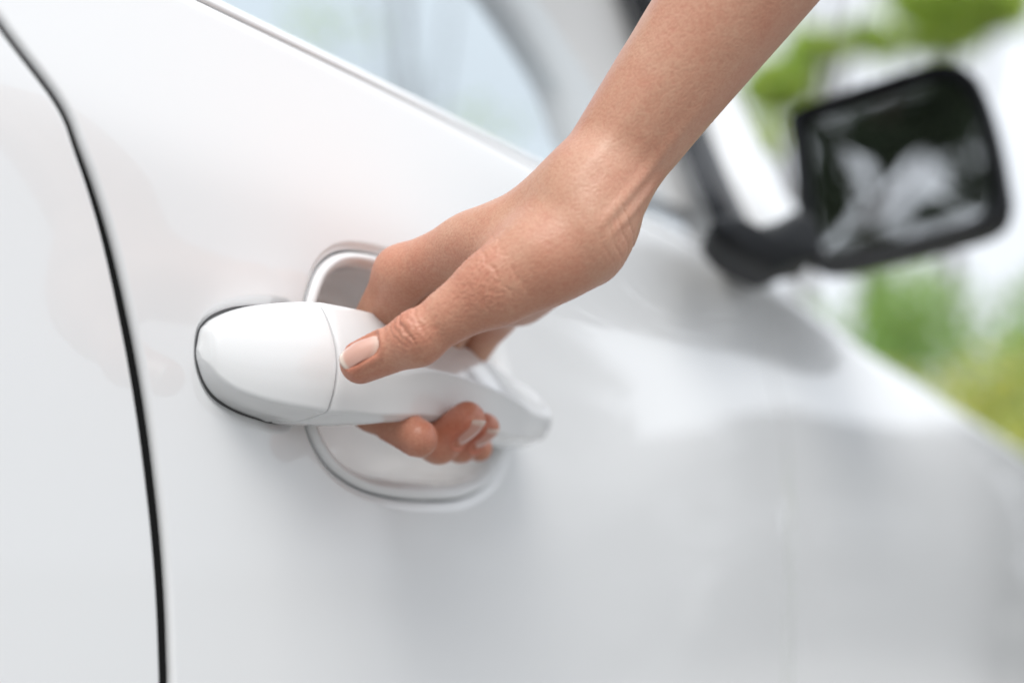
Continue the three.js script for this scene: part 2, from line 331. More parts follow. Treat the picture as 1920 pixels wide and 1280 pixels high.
function section(x) {
  const [yt, yb, yr, zf, zb, zt, eu, ei, sharp] = [1, 2, 3, 4, 5, 6, 7, 8, 9].map((c) => c === 9 ? clamp(HS(x, c)) : HS(x, c)), H = yt - yb, k = clamp(H / 0.04);
  // corners (y, z, fillet radius): back bottom, front bottom edge, the front face as a curve or a ridge, front top edge, back top
  const B = [yb + eu, zf - ei], C = [yt - 0.0002, zt], bul = zf - (B[1] + C[1]) / 2;
  const face = [0.18, 0.40, 0.62, 0.83].map((q, i) => { const so = [lerp(B[0], C[0], q), lerp(B[1], C[1], q) + bul * 4 * q * (1 - q)], sh = i === 0 ? [lerp(B[0], yr, 0.5), lerp(B[1], zf, 0.5)] : i === 1 ? [yr, zf] : i === 2 ? [lerp(yr, C[0], 0.4), lerp(zf, C[1], 0.4)] : [lerp(yr, C[0], 0.75), lerp(zf, C[1], 0.75)]; return [lerp(so[0], sh[0], sharp), lerp(so[1], sh[1], sharp), i === 1 ? lerp(0.06, 0.0018, sharp) : 0.06]; });
  const P = [[yb + 0.0006, zb, 0.001], [yb, lerp(zb, zf - ei, 0.55), lerp(0.020, 0.006, sharp)], [...B, lerp(0.0036, 0.0024, sharp) * k], ...face, [...C, lerp(0.0065, 0.0022, sharp) * k], [yt, lerp(zt, zb, 0.5), 0.02], [yt - 0.0012, zb, 0.001]];
  const out = [], n = P.length;
  for (let i = 0; i < n; i++) {
    const a = P[(i + n - 1) % n], b = P[i], c = P[(i + 1) % n], u = [a[0] - b[0], a[1] - b[1]], v = [c[0] - b[0], c[1] - b[1]], lu = Math.hypot(...u) + 1e-9, lv = Math.hypot(...v) + 1e-9;
    const cosA = clamp((u[0] * v[0] + u[1] * v[1]) / (lu * lv + 1e-12), -0.99999, 0.99999), half = Math.acos(cosA) / 2, cut = Math.min(b[2] / Math.tan(half), 0.46 * Math.min(lu, lv));
    const p0 = [b[0] + u[0] / lu * cut, b[1] + u[1] / lu * cut], p1 = [b[0] + v[0] / lv * cut, b[1] + v[1] / lv * cut];
    for (let q = 0; q <= 8; q++) { const t = q / 8, w0 = (1 - t) ** 2, w1 = 2 * t * (1 - t), w2 = t * t; out.push([w0 * p0[0] + w1 * b[0] + w2 * p1[0], w0 * p0[1] + w1 * b[1] + w2 * p1[1]]); }
    const cN = P[(i + 1) % n], dN = P[(i + 2) % n]; // two points on the flat that follows
    const lu2 = lv, lv2 = Math.hypot(dN[0] - cN[0], dN[1] - cN[1]) + 1e-9, cos2 = clamp(((b[0] - cN[0]) * (dN[0] - cN[0]) + (b[1] - cN[1]) * (dN[1] - cN[1])) / (lu2 * lv2 + 1e-12), -0.99999, 0.99999), cut2 = Math.min(cN[2] / Math.tan(Math.acos(cos2) / 2), 0.46 * Math.min(lu2, lv2));
    const e = [cN[0] - v[0] / lv * cut2, cN[1] - v[1] / lv * cut2];
    for (const t of [0.15, 0.5, 0.85]) out.push([lerp(p1[0], e[0], t), lerp(p1[1], e[1], t)]);
  }
  return out.map(([y, z]) => rel(x, y, z));
}
function handlePiece(xs, capStart, capEnd, seamStart, seamEnd) {
  const rows = [];
  const inset = (x, dx, k) => { const s = section(x), c = s.reduce((a, p) => a.add(p), V3()).multiplyScalar(1 / s.length); return s.map((p) => { const v = p.clone().sub(c), L = v.length(); return c.clone().addScaledVector(v, Math.max(0.02, 1 - k / (L + 1e-9))).add(V3(dx, 0, 0)); }); };
  if (seamStart) { rows.push(inset(xs[0], 0, 0.012), inset(xs[0], 0, 0.0012), inset(xs[0], 0.0002, 0.0005)); }
  else rows.push(inset(xs[0], -0.0006, 0.5));
  xs.forEach((x, i) => rows.push(seamStart && i === 0 ? inset(x, 0.0007, 0.0001) : section(x)));
  if (seamEnd) { const x = xs[xs.length - 1]; rows.push(inset(x, 0.0005, 0.0001), inset(x, 0.0010, 0.0005), inset(x, 0.0012, 0.0012), inset(x, 0.0012, 0.012)); }
  else rows.push(inset(xs[xs.length - 1], 0.0006, 0.5));
  return gridGeo(rows.map((r) => r.slice().reverse()), true);
}
const handle = new THREE.Group(); handle.name = 'door_handle'; car.add(handle);
const SEAM = 0.0618;
{
  const xsCap = []; for (let i = 0; i <= 60; i++) xsCap.push(lerp(capX(0.0164), SEAM - 0.0016, Math.pow(i / 60, 1.9)));
  mesh('end_cap', handlePiece(xsCap, 0, 0, false, true), paint, handle);
  const xsGrip = []; for (let i = 0; i <= 150; i++) xsGrip.push(lerp(SEAM + 0.0002, 0.2418, 1 - Math.pow(1 - i / 150, 1.7)));
  mesh('grip', handlePiece(xsGrip, 0, 0, true, false), paint, handle);
  // thin gasket under the cap
  const grow = (k, z) => capOutline.map((p, i) => { const a = capOutline[(i + 119) % 120], b = capOutline[(i + 1) % 120], t = b.clone().sub(a).normalize(), n = V3(t.y, -t.x, 0); if (polySD(capOutline, p.x + n.x * 0.001, p.y + n.y * 0.001) < 0) n.negate(); return rel(p.x + n.x * k, p.y + n.y * k, bodyBase(p.x, p.y) + z); });
  const rows = [grow(0.0004, -0.006), grow(0.0004, -0.0020), grow(0.0001, -0.0016), grow(-0.002, -0.0016), grow(-0.004, -0.002)];
  mesh('gasket', gridGeo(rows, true), gasketMat, handle);
}
// ---- side mirror
{
  const m = new THREE.Group(); m.name = 'side_mirror'; car.add(m);
  const T = 1.06;                                           // metres from the eye to the mirror's face, from its usual size
  const nrm = V3(-0.962, 0.022, 0.27).normalize(), c0 = at(1690, 310, T);
  const hit = (px, py, off = 0) => { const r = ray(px, py), o = c0.clone().addScaledVector(nrm, off); return EYE.clone().addScaledVector(r, o.clone().sub(EYE).dot(nrm) / r.dot(nrm)); };
  const outlinePx = [[1484, 222], [1500, 205], [1560, 183], [1640, 156], [1710, 134], [1765, 122], [1800, 128], [1830, 155], [1850, 200], [1866, 260], [1877, 320], [1882, 365], [1872, 396], [1840, 418], [1780, 437], [1700, 459], [1620, 478], [1555, 492], [1522, 494], [1508, 470], [1502, 420], [1496, 350], [1490, 280]];
  const out = spline(outlinePx.map(([a, b]) => hit(a, b)), 120, true).slice(0, 120);
  const cen = out.reduce((a, p) => a.add(p), V3()).multiplyScalar(1 / 120);
  const back = V3(1, 0.02, -0.10).normalize();
  const ring = (k, off) => out.map((p) => p.clone().sub(cen).multiplyScalar(k * 1.035).add(cen).addScaledVector(back, off));
  const rows = [ring(0.86, 0.020), ring(0.868, 0.008), ring(0.91, 0.0015), ring(0.965, -0.002), ring(0.99, 0.000), ring(1.0, 0.006), ring(1.0, 0.02), ring(0.985, 0.045), ring(0.94, 0.068), ring(0.85, 0.085), ring(0.68, 0.098), ring(0.4, 0.106), ring(0.02, 0.109)];
  mesh('mirror_housing', gridGeo(rows, true), blackPlastic, m);
  const g = [0.02, 0.3, 0.6, 0.8, 0.875].map((k) => out.map((p) => p.clone().sub(cen).multiplyScalar(k).add(cen).addScaledVector(back, 0.012 + 0.0008 * k * k)));
  mesh('mirror_glass', gridGeo(g.reverse(), true), mirrorMat, m);
  // arm and foot on the door's front corner
  const footPx = [[1388, 410], [1420, 424], [1470, 414], [1510, 396], [1540, 425], [1545, 478], [1500, 496], [1458, 512], [1432, 502], [1398, 484], [1368, 460], [1348, 426], [1362, 404]];
  const foot = footPx.map(([a, b]) => onZ(a, b, 0.034)), foot2 = footPx.map(([a, b]) => onZ(a, b, 0.034).add(V3(0.045, 0, -0.03)));
  const fo = spline(foot, 60, true).slice(0, 60), fb = spline(foot2, 60, true).slice(0, 60);
  const fc = fo.reduce((a, p) => a.add(p), V3()).multiplyScalar(1 / 60);
  const sc = (l, k, d) => l.map((p) => p.clone().sub(fc).multiplyScalar(k).add(fc).add(d));
  mesh('mirror_foot', gridGeo([sc(fo, 0.02, V3(-0.001, 0, 0.004)), sc(fo, 0.8, V3(-0.001, 0, 0.003)), sc(fo, 0.95, V3()), fo.map((p) => p.clone().add(V3(0, 0, -0.005))), fb], true), blackPlastic, m);
  const a0 = onZ(1470, 455, 0.0), a1 = hit(1560, 405, 0).addScaledVector(back, 0.05);
  const arm = new THREE.TubeGeometry(new THREE.CatmullRomCurve3([a0, a0.clone().lerp(a1, 0.5).add(V3(0, -0.002, 0)), a1]), 20, 0.014, 14);
  mesh('mirror_arm', arm, blackPlastic, m);
  // sail panel behind the frame strip
  mesh('sail_panel', slab([onZ(1345, 430, -0.012), onZ(1410, 440, -0.012), onZ(1470, 480, -0.006), onZ(1440, 508, -0.002), onZ(1385, 480, -0.002)], V3(0, 0, 1), 0.012), glossBlack, m);
}
// ---- what shows of the cabin: windscreen, roof, dashboard, far side
{
  const ws = [];
  for (let i = 0; i <= 12; i++) { const s = i / 12, row = []; for (let k = 0; k <= 20; k++) { const q = k / 20; row.push(rel(lerp(0.72, 0.16, s) + 0.16 * Math.sin(q * Math.PI), lerp(0.14, 0.50, s), lerp(-0.10 - 0.09 * s, -1.50 + 0.09 * s, q))); } ws.push(row); }
  mesh('windscreen', gridGeo(ws), glassMat, car);
  const roof = []; for (let i = 0; i <= 12; i++) { const x = lerp(0.17, -1.2, i / 12), row = []; for (let k = 0; k <= 16; k++) { const q = k / 16; row.push(rel(x + 0.12 * Math.sin(q * Math.PI) * (1 - i / 12), 0.515 + 0.05 * Math.sin(q * Math.PI), lerp(-0.17, -1.43, q))); } roof.push(row); }
  mesh('roof', gridGeo(roof), paint, car);
  mesh('dashboard', new RoundedBoxGeometry(0.42, 0.12, 1.35, 4, 0.04).translate(0.72, HY + 0.05, -0.80), darkTrim, car);
  mesh('far_side', new RoundedBoxGeometry(2.9, 0.7, 0.06, 2, 0.02).translate(0.55, HY - 0.26, -1.58), paint, car);
  mesh('cabin_floor', new THREE.BoxGeometry(2.4, 0.04, 1.4).translate(0.1, HY - 0.58, -0.8), darkTrim, car);
}

// ---------------------------------------------------------------- the hand and forearm
const sub = (a, b) => [a[0] - b[0], a[1] - b[1], a[2] - b[2]];
function roundCone(p, q) {         // q: precomputed {a, ba, l2, rr, a2, il2, r1, r2}
  const pax = p[0] - q.a[0], pay = p[1] - q.a[1], paz = p[2] - q.a[2];
  const y = pax * q.ba[0] + pay * q.ba[1] + paz * q.ba[2], z = y - q.l2;
  const xx = pax * q.l2 - q.ba[0] * y, xy = pay * q.l2 - q.ba[1] * y, xz = paz * q.l2 - q.ba[2] * y;
  const x2 = xx * xx + xy * xy + xz * xz, y2 = y * y * q.l2, z2 = z * z * q.l2;
  const k = Math.sign(q.rr) * q.rr * q.rr * x2;
  if (Math.sign(z) * q.a2 * z2 > k) return Math.sqrt(x2 + z2) * q.il2 - q.r2;
  if (Math.sign(y) * q.a2 * y2 < k) return Math.sqrt(x2 + y2) * q.il2 - q.r1;
  return (Math.sqrt(x2 * q.a2 * q.il2) + y * q.rr) * q.il2 - q.r1;
}
function cone(a, b, r1, r2) { const ba = sub(b, a), l2 = ba[0] ** 2 + ba[1] ** 2 + ba[2] ** 2, rr = r1 - r2; return { a, ba, l2, rr, a2: l2 - rr * rr, il2: 1 / l2, r1, r2 }; }
const smin = (a, b, k) => { const h = Math.max(k - Math.abs(a - b), 0) / k; return Math.min(a, b) - h * h * k * 0.25; };

// joints in the hand's own axes: right, up and away as the arm is seen, metres from the eye's foot
const J = (px, py, t) => [(px - 960) / F * t, (640 - py) / F * t, t];
const JW = (x, y, z) => { const v = V3(x, y + HY, z).sub(EYE); return [v.dot(RIGHT), v.dot(UPV), v.dot(DIR)]; };
const toWorld = (p) => EYE.clone().addScaledVector(RIGHT, p[0]).addScaledVector(UPV, p[1]).addScaledVector(DIR, p[2]);
const chains = {
  thumb: { pts: [J(925, 541, 0.545), J(848, 588, 0.545), J(782, 635, 0.546), J(676, 680, 0.553)], r: [0.0110, 0.0088, 0.0090, 0.0074] },
  index: { pts: [J(754, 514, 0.597), JW(0.1125, 0.0075, 0.0020), JW(0.1135, -0.0150, 0.0080), JW(0.1120, -0.0275, 0.0310)], r: [0.0100, 0.0088, 0.0078, 0.0073] },
  middle: { pts: [JW(0.118, 0.0345, 0.0355), JW(0.1345, 0.006, 0.0015), JW(0.1350, -0.0190, 0.0090), JW(0.1340, -0.0270, 0.0260), JW(0.1325, -0.0188, 0.0400)], r: [0.0100, 0.0088, 0.0078, 0.0078, 0.0074] },
  ring: { pts: [JW(0.145, 0.0330, 0.033), JW(0.1575, 0.006, 0.0030), JW(0.1560, -0.0190, 0.0090), JW(0.1520, -0.0260, 0.0250), JW(0.1495, -0.0203, 0.0380)], r: [0.0096, 0.0084, 0.0074, 0.0070, 0.0062] },
  little: { pts: [JW(0.169, 0.0300, 0.0312), JW(0.1795, 0.0075, 0.0055), JW(0.1760, -0.0180, 0.0100), JW(0.1690, -0.0265, 0.0240)], r: [0.0092, 0.0080, 0.0068, 0.0055] },
};
const mix3 = (a, b, t) => [lerp(a[0], b[0], t), lerp(a[1], b[1], t), lerp(a[2], b[2], t)];
const wrist = J(1116, 379, 0.556), cmc = J(1088, 450, 0.548), elbow = J(1385, -10, 0.560), past = mix3(J(1122, 380, 0.556), J(1385, -10, 0.560), 1.72);
const bones = [];      // [cone, blend]
const bone = (a, b, ra, rb, k) => bones.push([cone(a, b, ra, rb), k]);
const off3 = (a, x, y, z) => [a[0] + x, a[1] + y, a[2] + z];
// forearm: radius and ulna side by side in depth
const w1 = off3(wrist, 0.0045, 0.013, 0.004), w2 = off3(wrist, 0.004, 0.012, 0.020);
bone(w1, past, 0.0158, 0.0292, 0.010);
bone(w2, off3(past, 0.004, 0, 0.024), 0.0155, 0.0280, 0.014);
// palm
bone(wrist, off3(wrist, 0, 0, 0.022), 0.0148, 0.0145, 0.014);
const wr = [off3(wrist, -0.007, 0.000, -0.001), off3(wrist, -0.006, 0, 0.010), off3(wrist, -0.004, -0.002, 0.020), off3(wrist, 0.000, -0.006, 0.028)];
['index', 'middle', 'ring', 'little'].forEach((n, i) => bone(chains[n].pts[0], wr[i], chains[n].r[0], 0.0128, i ? 0.012 : 0.016));
bone(off3(mix3(chains.little.pts[0], wr[3], 0.3), 0, -0.002, 0), off3(wr[3], 0, -0.004, -0.004), 0.0105, 0.0115, 0.012);    // heel of the hand
// thumb's metacarpal and the muscle over it
bone(chains.thumb.pts[0], cmc, 0.0112, 0.0150, 0.012);
bone(mix3(chains.thumb.pts[0], cmc, 0.45), off3(cmc, 0.000, -0.001, 0.010), 0.011, 0.0135, 0.012);
bone(mix3(chains.index.pts[0], wr[0], 0.42), mix3(chains.thumb.pts[0], cmc, 0.62), 0.0075, 0.0105, 0.012);              // web
const palmBones = bones.slice(); bones.length = 0;
const fingerBones = Object.entries(chains).map(([n, c]) => { const l = []; for (let i = 0; i < c.pts.length - 1; i++) l.push(cone(c.pts[i], c.pts[i + 1], c.r[i], c.r[i + 1])); return { n, l, k: n === 'thumb' ? 0.010 : 0.006 }; });
function handSD(p) {
  let d = 1e9;
  for (let i = 0; i < palmBones.length; i++) { const e = roundCone(p, palmBones[i][0]); d = d > 1e8 ? e : smin(d, e, palmBones[i][1]); }
  for (const f of fingerBones) { let e = 1e9; for (const c of f.l) { const q = roundCone(p, c); e = e > 1e8 ? q : smin(e, q, 0.004); } d = smin(d, e, f.k); }
  return d;
}
function surfaceNet(f, lo, hi, h) {
  const n = [0, 1, 2].map((i) => Math.ceil((hi[i] - lo[i]) / h) + 1), B = 8, B1 = B + 1, vals = new Float32Array(B1 * B1 * B1), id = (i, j, k) => (k * n[1] + j) * n[0] + i, S = [1, n[0], n[0] * n[1]];
  const P = (i, j, k) => [lo[0] + i * h, lo[1] + j * h, lo[2] + k * h], vert = new Map(), pos = [], idx = [], faces = [];
  const C = [[0, 0, 0], [1, 0, 0], [0, 1, 0], [1, 1, 0], [0, 0, 1], [1, 0, 1], [0, 1, 1], [1, 1, 1]], E = [[0, 1], [2, 3], [4, 5], [6, 7], [0, 2], [1, 3], [4, 6], [5, 7], [0, 4], [1, 5], [2, 6], [3, 7]], L = (a, b, c) => (c * B1 + b) * B1 + a;
  for (let bk = 0; bk < n[2] - 1; bk += B) for (let bj = 0; bj < n[1] - 1; bj += B) for (let bi = 0; bi < n[0] - 1; bi += B) {
    if (Math.abs(f(P(bi + B / 2, bj + B / 2, bk + B / 2))) > B * h * 0.9 + 2 * h) continue;
    for (let c = 0; c < B1; c++) for (let b = 0; b < B1; b++) for (let a = 0; a < B1; a++) vals[L(a, b, c)] = f(P(bi + a, bj + b, bk + c));
    for (let k = 0; k < B; k++) for (let j = 0; j < B; j++) for (let i = 0; i < B; i++) {
      let m = 0; const v = []; for (let q = 0; q < 8; q++) { const e = vals[L(i + C[q][0], j + C[q][1], k + C[q][2])]; v.push(e); if (e < 0) m |= 1 << q; }
      if (m === 0 || m === 255) continue;
      let sx = 0, sy = 0, sz = 0, cnt = 0;
      for (const [a, b] of E) if ((v[a] < 0) !== (v[b] < 0)) { const t = v[a] / (v[a] - v[b]); sx += lerp(C[a][0], C[b][0], t); sy += lerp(C[a][1], C[b][1], t); sz += lerp(C[a][2], C[b][2], t); cnt++; }
      const q = id(bi + i, bj + j, bk + k); vert.set(q, pos.length / 3); pos.push(lo[0] + (bi + i + sx / cnt) * h, lo[1] + (bj + j + sy / cnt) * h, lo[2] + (bk + k + sz / cnt) * h);
      const far = [v[1], v[2], v[4]]; for (let d = 0; d < 3; d++) if ((v[0] < 0) !== (far[d] < 0)) faces.push(q, d, far[d] < 0 ? 1 : 0);
    }
  }
  for (let i = 0; i < faces.length; i += 3) {
    const q = faces[i], u = S[(faces[i + 1] + 1) % 3], w = S[(faces[i + 1] + 2) % 3], a = vert.get(q - u - w), b = vert.get(q - w), c = vert.get(q), d = vert.get(q - u);
    if (a === undefined || b === undefined || c === undefined || d === undefined) continue;
    if (faces[i + 2]) idx.push(a, c, b, a, d, c); else idx.push(a, b, c, a, c, d);
  }
  return { pos, idx };
}
// local frame on a chain's last bone: distance along it from the joint to the tip, angle round it from the back of the finger
function frameOf(a, b, dorsal) {
  const x = V3(b[0] - a[0], b[1] - a[1], b[2] - a[2]), L = x.length(); x.normalize();
  const z = V3(...dorsal); z.addScaledVector(x, -z.dot(x)).normalize(); const y = V3().crossVectors(z, x);
  return { o: V3(...a), x, y, z, L };
}
const inFrame = (f, p) => { const v = V3(...p).sub(f.o); return [v.dot(f.x), v.dot(f.y), v.dot(f.z)]; };
const fromFrame = (f, s, y, z) => { const v = f.o.clone().addScaledVector(f.x, s).addScaledVector(f.y, y).addScaledVector(f.z, z); return [v.x, v.y, v.z]; };
const TH = chains.thumb.pts, MD = chains.middle.pts, RG = chains.ring.pts, IX = chains.index.pts, LT = chains.little.pts;
const dorsalThumb = [-0.28, 0.52, -0.80];
const nails = {
  thumb: { f: frameOf(TH[2], TH[3], dorsalThumb), s0: 0.0105, s1: 0.0276, w: 0.0050, r: 0.0064, rise: 0.0072 },
  index: { f: frameOf(IX[2], IX[3], [0.1, -0.95, 0.3]), s0: 0.010, s1: 0.0305, w: 0.0050, r: 0.0070, rise: 0.0068 },
  middle: { f: frameOf(MD[3], MD[4], [0.66, -0.55, -0.50]), s0: 0.0065, s1: 0.0225, w: 0.0050, r: 0.0064, rise: 0.0061 },
  ring: { f: frameOf(RG[3], RG[4], [0.60, -0.64, -0.46]), s0: 0.0055, s1: 0.0200, w: 0.0045, r: 0.0056, rise: 0.0051 },
};
const frThumbMid = frameOf(TH[0], TH[2], dorsalThumb);
function worley(x, y, z) { // F2 - F1: thin creases between little plates
  const ix = Math.floor(x), iy = Math.floor(y), iz = Math.floor(z); let a = 9, b = 9;
  for (let i = -1; i <= 1; i++) for (let j = -1; j <= 1; j++) for (let k = -1; k <= 1; k++) {
    const X = ix + i, Y = iy + j, Z = iz + k, dx = X + hash3(X, Y, Z) - x, dy = Y + hash3(X + 71, Y, Z) - y, dz = Z + hash3(X, Y + 131, Z) - z, d = dx * dx + dy * dy + dz * dz;
    if (d < a) { b = a; a = d; } else if (d < b) b = d;
  }
  return Math.sqrt(b) - Math.sqrt(a);
}
const nailField = (nf, p) => { // signed distance-like value to the nail's outline on the finger's back; negative inside
  const [s, y, z] = inFrame(nf.f, p); if (z < 0) return 1;
  const mid = (nf.s0 + nf.s1) / 2, hl = (nf.s1 - nf.s0) / 2, qx = Math.abs(s - mid) - hl + 0.003, qy = Math.abs(y) - nf.w + 0.003;
  return Math.hypot(Math.max(qx, 0), Math.max(qy, 0)) + Math.min(Math.max(qx, qy), 0) - 0.003;
};
function skinDetail(p) {     // metres along the normal, and redness 0..1
  const S = 1000, [x, y, z] = [p[0] * S, p[1] * S, p[2] * S];
  let d = 0, red = 0;
  const [s, ty, tz] = inFrame(frThumbMid, p), L = frThumbMid.L, near = Math.hypot(ty, tz) < 0.02 && s > -0.03;
  const ip = s - L, ang = Math.atan2(ty, tz);                           // 0 on the thumb's back
  const dors = near ? sstep(1.5, 0.5, Math.abs(ang)) : 0;
  // fine plates everywhere, coarser over the thumb's knuckles
  const ja = (noise3(x * 0.5, y * 0.5, z * 0.5) - 0.5) * 0.9, w1 = worley(x / 1.25 + ja, y / 1.25 - ja, z / 1.25), w2 = worley(x / 0.85 + 40, y / 0.85, z / 0.85);
  const knuckle = dors * Math.exp(-((ip / 0.0085) ** 2)), base = dors * Math.exp(-(((s - 0.004) / 0.013) ** 2));
  d -= (0.00010 + 0.00016 * knuckle + 0.00016 * base) * (1 - sstep(0, 0.20, w1)) + 0.000035 * (1 - sstep(0, 0.25, w2));
  // transverse folds over the joint
  if (near) {
    const wob = (noise3(x * 0.35, y * 0.35, z * 0.35) - 0.5) * 0.0022, fold = (c, wd, a) => -a * Math.exp(-(((ip + wob - c - 0.0009 * Math.cos(ang * 1.6)) / wd) ** 2));
    d += sstep(1.1, 0.35, Math.abs(ang)) * (fold(0.0002, 0.00045, 0.00070) + fold(-0.0026, 0.00045, 0.00022) + fold(0.0024, 0.00045, 0.00030) + fold(0.0044, 0.00045, 0.00018) + fold(-0.0050, 0.0006, 0.00035));
    d += 0.0006 * knuckle * Math.exp(-(((ip + 0.0015) / 0.004) ** 2));
    // folds round the thumb's root
    const rt = s + wob * 1.6; d -= sstep(2.2, 0.6, Math.abs(ang)) * (0.00022 * Math.exp(-(((rt + 0.0035) / 0.0006) ** 2)) + 0.00013 * Math.exp(-(((rt - 0.001) / 0.0005) ** 2)) + 0.00016 * Math.exp(-(((rt + 0.010) / 0.0006) ** 2)) + 0.0001 * Math.exp(-(((rt - 0.005) / 0.0005) ** 2)));
    red += 0.12 + 0.35 * knuckle + 0.25 * base + 0.30 * sstep(0.010, 0.030, ip) + 0.25 * sstep(1.0, 2.2, Math.abs(ang)) * sstep(-0.005, 0.02, s);
  }
  // wrist folds on the inner side
  const wv = sub(p, wrist), ax = 0.584, ay = 0.812, along = wv[0] * ax + wv[1] * ay, across = wv[0] * ay - wv[1] * ax, wm = sstep(0.002, 0.014, across) * Math.exp(-(((along + 0.001) / 0.011) ** 2));
  if (wm > 0.02) { const q = along + across * 0.45 + (noise3(x * 0.12, y * 0.12, z * 0.12) - 0.5) * 0.006; for (const c of [-0.009, -0.0045, 0.000, 0.0055]) d -= wm * 0.00030 * Math.exp(-(((q - c) / 0.0006) ** 2)); }
  // tendons along the wrist's inner edge, a soft vein
  for (const [c, a, wd] of [[0.0070, 0.0009, 0.0020], [0.0120, 0.0007, 0.0016], [-0.010, 0.0005, 0.0035]]) d += a * sstep(-0.014, 0.002, along) * Math.exp(-(((across - c - along * 0.08) / wd) ** 2)) * sstep(0.075, 0.012, along);
  d += 0.0005 * (fbm(x * 0.055, y * 0.055, z * 0.055, 3) - 0.5);
  for (const [n, nf] of Object.entries(nails)) {
    const q = nailField(nf, p);
    if (q < 0.003) { const [ss] = inFrame(nf.f, p), tip = sstep(nf.s1 - 0.003, nf.s1 - 0.0005, ss); d += (q < 0 ? -0.0007 * sstep(0, -0.0006, q) : 0.00042 * Math.exp(-(((q - 0.0008) / 0.0009) ** 2))) * (1 - tip); red += 0.35 * Math.exp(-((q / 0.0012) ** 2)) * (1 - tip); }
  }
  for (const c of [IX, MD, RG, LT]) { const t = c[c.length - 1], e = Math.hypot(p[0] - t[0], p[1] - t[1], p[2] - t[2]); red += 0.45 * sstep(0.030, 0.006, e); }
  { const t = IX[0], e = Math.hypot(p[0] - t[0], p[1] - t[1], p[2] - t[2]); red += 0.28 * sstep(0.030, 0.008, e); }
  red += 0.75 * (fbm(x * 0.09, y * 0.09, z * 0.09, 4) - 0.5) + 0.35 * (fbm(x * 0.6, y * 0.6, z * 0.6, 2) - 0.5);
  return [d, red, w1];
}
{
  const person = new THREE.Group(); person.name = 'person';
  tag(person, 'bare right forearm and hand pulling the white door handle, thumb resting on it', 'person');
  const root = toWorld(past); person.position.copy(root); scene.add(person);
  const lo = [-0.075, -0.055, 0.515], hi = [0.162, 0.214, 0.690], net = surfaceNet(handSD, lo, hi, 0.00048);

  const n = net.pos.length / 3, col = new Float32Array(n * 3), g0 = geo(net.pos, net.idx), nn = g0.attributes.normal.array, out = new Float32Array(n * 3);
  for (let i = 0; i < n; i++) {
    const p = [net.pos[i * 3], net.pos[i * 3 + 1], net.pos[i * 3 + 2]], [d, red, w] = skinDetail(p);
    const q = toWorld([p[0] + nn[i * 3] * d, p[1] + nn[i * 3 + 1] * d, p[2] + nn[i * 3 + 2] * d]).sub(root);
    out[i * 3] = q.x; out[i * 3 + 1] = q.y; out[i * 3 + 2] = q.z;
    const r = clamp(red, -0.4, 1.1), cr = 1 - 0.17 * (1 - sstep(0, 0.22, w));
    col[i * 3] = lerp(0.59, 0.53, r) * lerp(1, cr, 0.5); col[i * 3 + 1] = lerp(0.312, 0.180, r) * cr; col[i * 3 + 2] = lerp(0.208, 0.108, r) * cr;
  }
  const g = geo(out, net.idx, null, null, col);
  const skinMat = new THREE.MeshPhysicalMaterial({ name: 'skin', color: 0xffffff, vertexColors: true, roughness: 0.39, specularIntensity: 1.0, sheen: 0.2, sheenColor: lin(0.9, 0.6, 0.5), sheenRoughness: 0.5 });
  mesh('arm_and_hand', g, skinMat, person);
  const nailMat = new THREE.MeshPhysicalMaterial({ name: 'nail', color: 0xffffff, vertexColors: true, roughness: 0.3, clearcoat: 1, clearcoatRoughness: 0.08 });
  for (const [name, nf] of Object.entries(nails)) {
    const rows = [], cols = [], N = 28, M = 22, top = [], under = [];
    for (let i = 0; i <= N; i++) {
      const t = i / N, a = [], b = [];
      for (let k = 0; k <= M; k++) {
        const u = k / M * 2 - 1, free = 0.0016 * (1 - u * u);
        let s = lerp(nf.s0 + 0.0026 * u * u * u * u + 0.0020 * u * u, nf.s1 - 0.0016 + free * 1.2, t);
        const ww = nf.w * (0.93 + 0.07 * Math.sin(t * 2.2)), th = u * ww / nf.r, y = nf.r * Math.sin(th);
        const z = nf.rise - nf.r * (1 - Math.cos(th)) + 0.0006 - 0.0016 * (t - 0.35) ** 2 * 2.2 + 0.0003 * Math.sin(t * 3);
        a.push(fromFrame(nf.f, s, y, z)); b.push(fromFrame(nf.f, s, y * 0.985, z - 0.0006));
      }
      top.push(a); under.push(b);
    }
    const all = top.map((r, i) => [...r, ...under[i].slice().reverse()]).map((r) => r.map((p) => toWorld(p).sub(root)));
    const first = all[0].map(() => all[0].reduce((a, p) => a.add(p), V3()).multiplyScalar(1 / all[0].length)), last = all[N].map(() => all[N].reduce((a, p) => a.add(p), V3()).multiplyScalar(1 / all[N].length));
    const ng = gridGeo([first, ...all, last], true), cnt = ng.attributes.position.count, nc = new Float32Array(cnt * 3), per = all[0].length;
    for (let i = 0; i < cnt; i++) { const t = clamp((Math.floor(i / per) - 1) / N), wtip = sstep(0.84, 0.92, t), lun = sstep(0.22, 0.05, t) * 0.5; const k2 = name === 'thumb' ? 1 : 0.9; nc[i * 3] = k2 * lerp(0.66, 0.78, Math.max(wtip, lun)); nc[i * 3 + 1] = k2 * k2 * lerp(0.37, 0.64, Math.max(wtip, lun * k2)); nc[i * 3 + 2] = k2 * k2 * lerp(0.29, 0.54, Math.max(wtip, lun * k2)); }
    ng.setAttribute('color', new THREE.BufferAttribute(nc, 3));
    mesh(name + '_nail', ng, nailMat, person);
  }
}

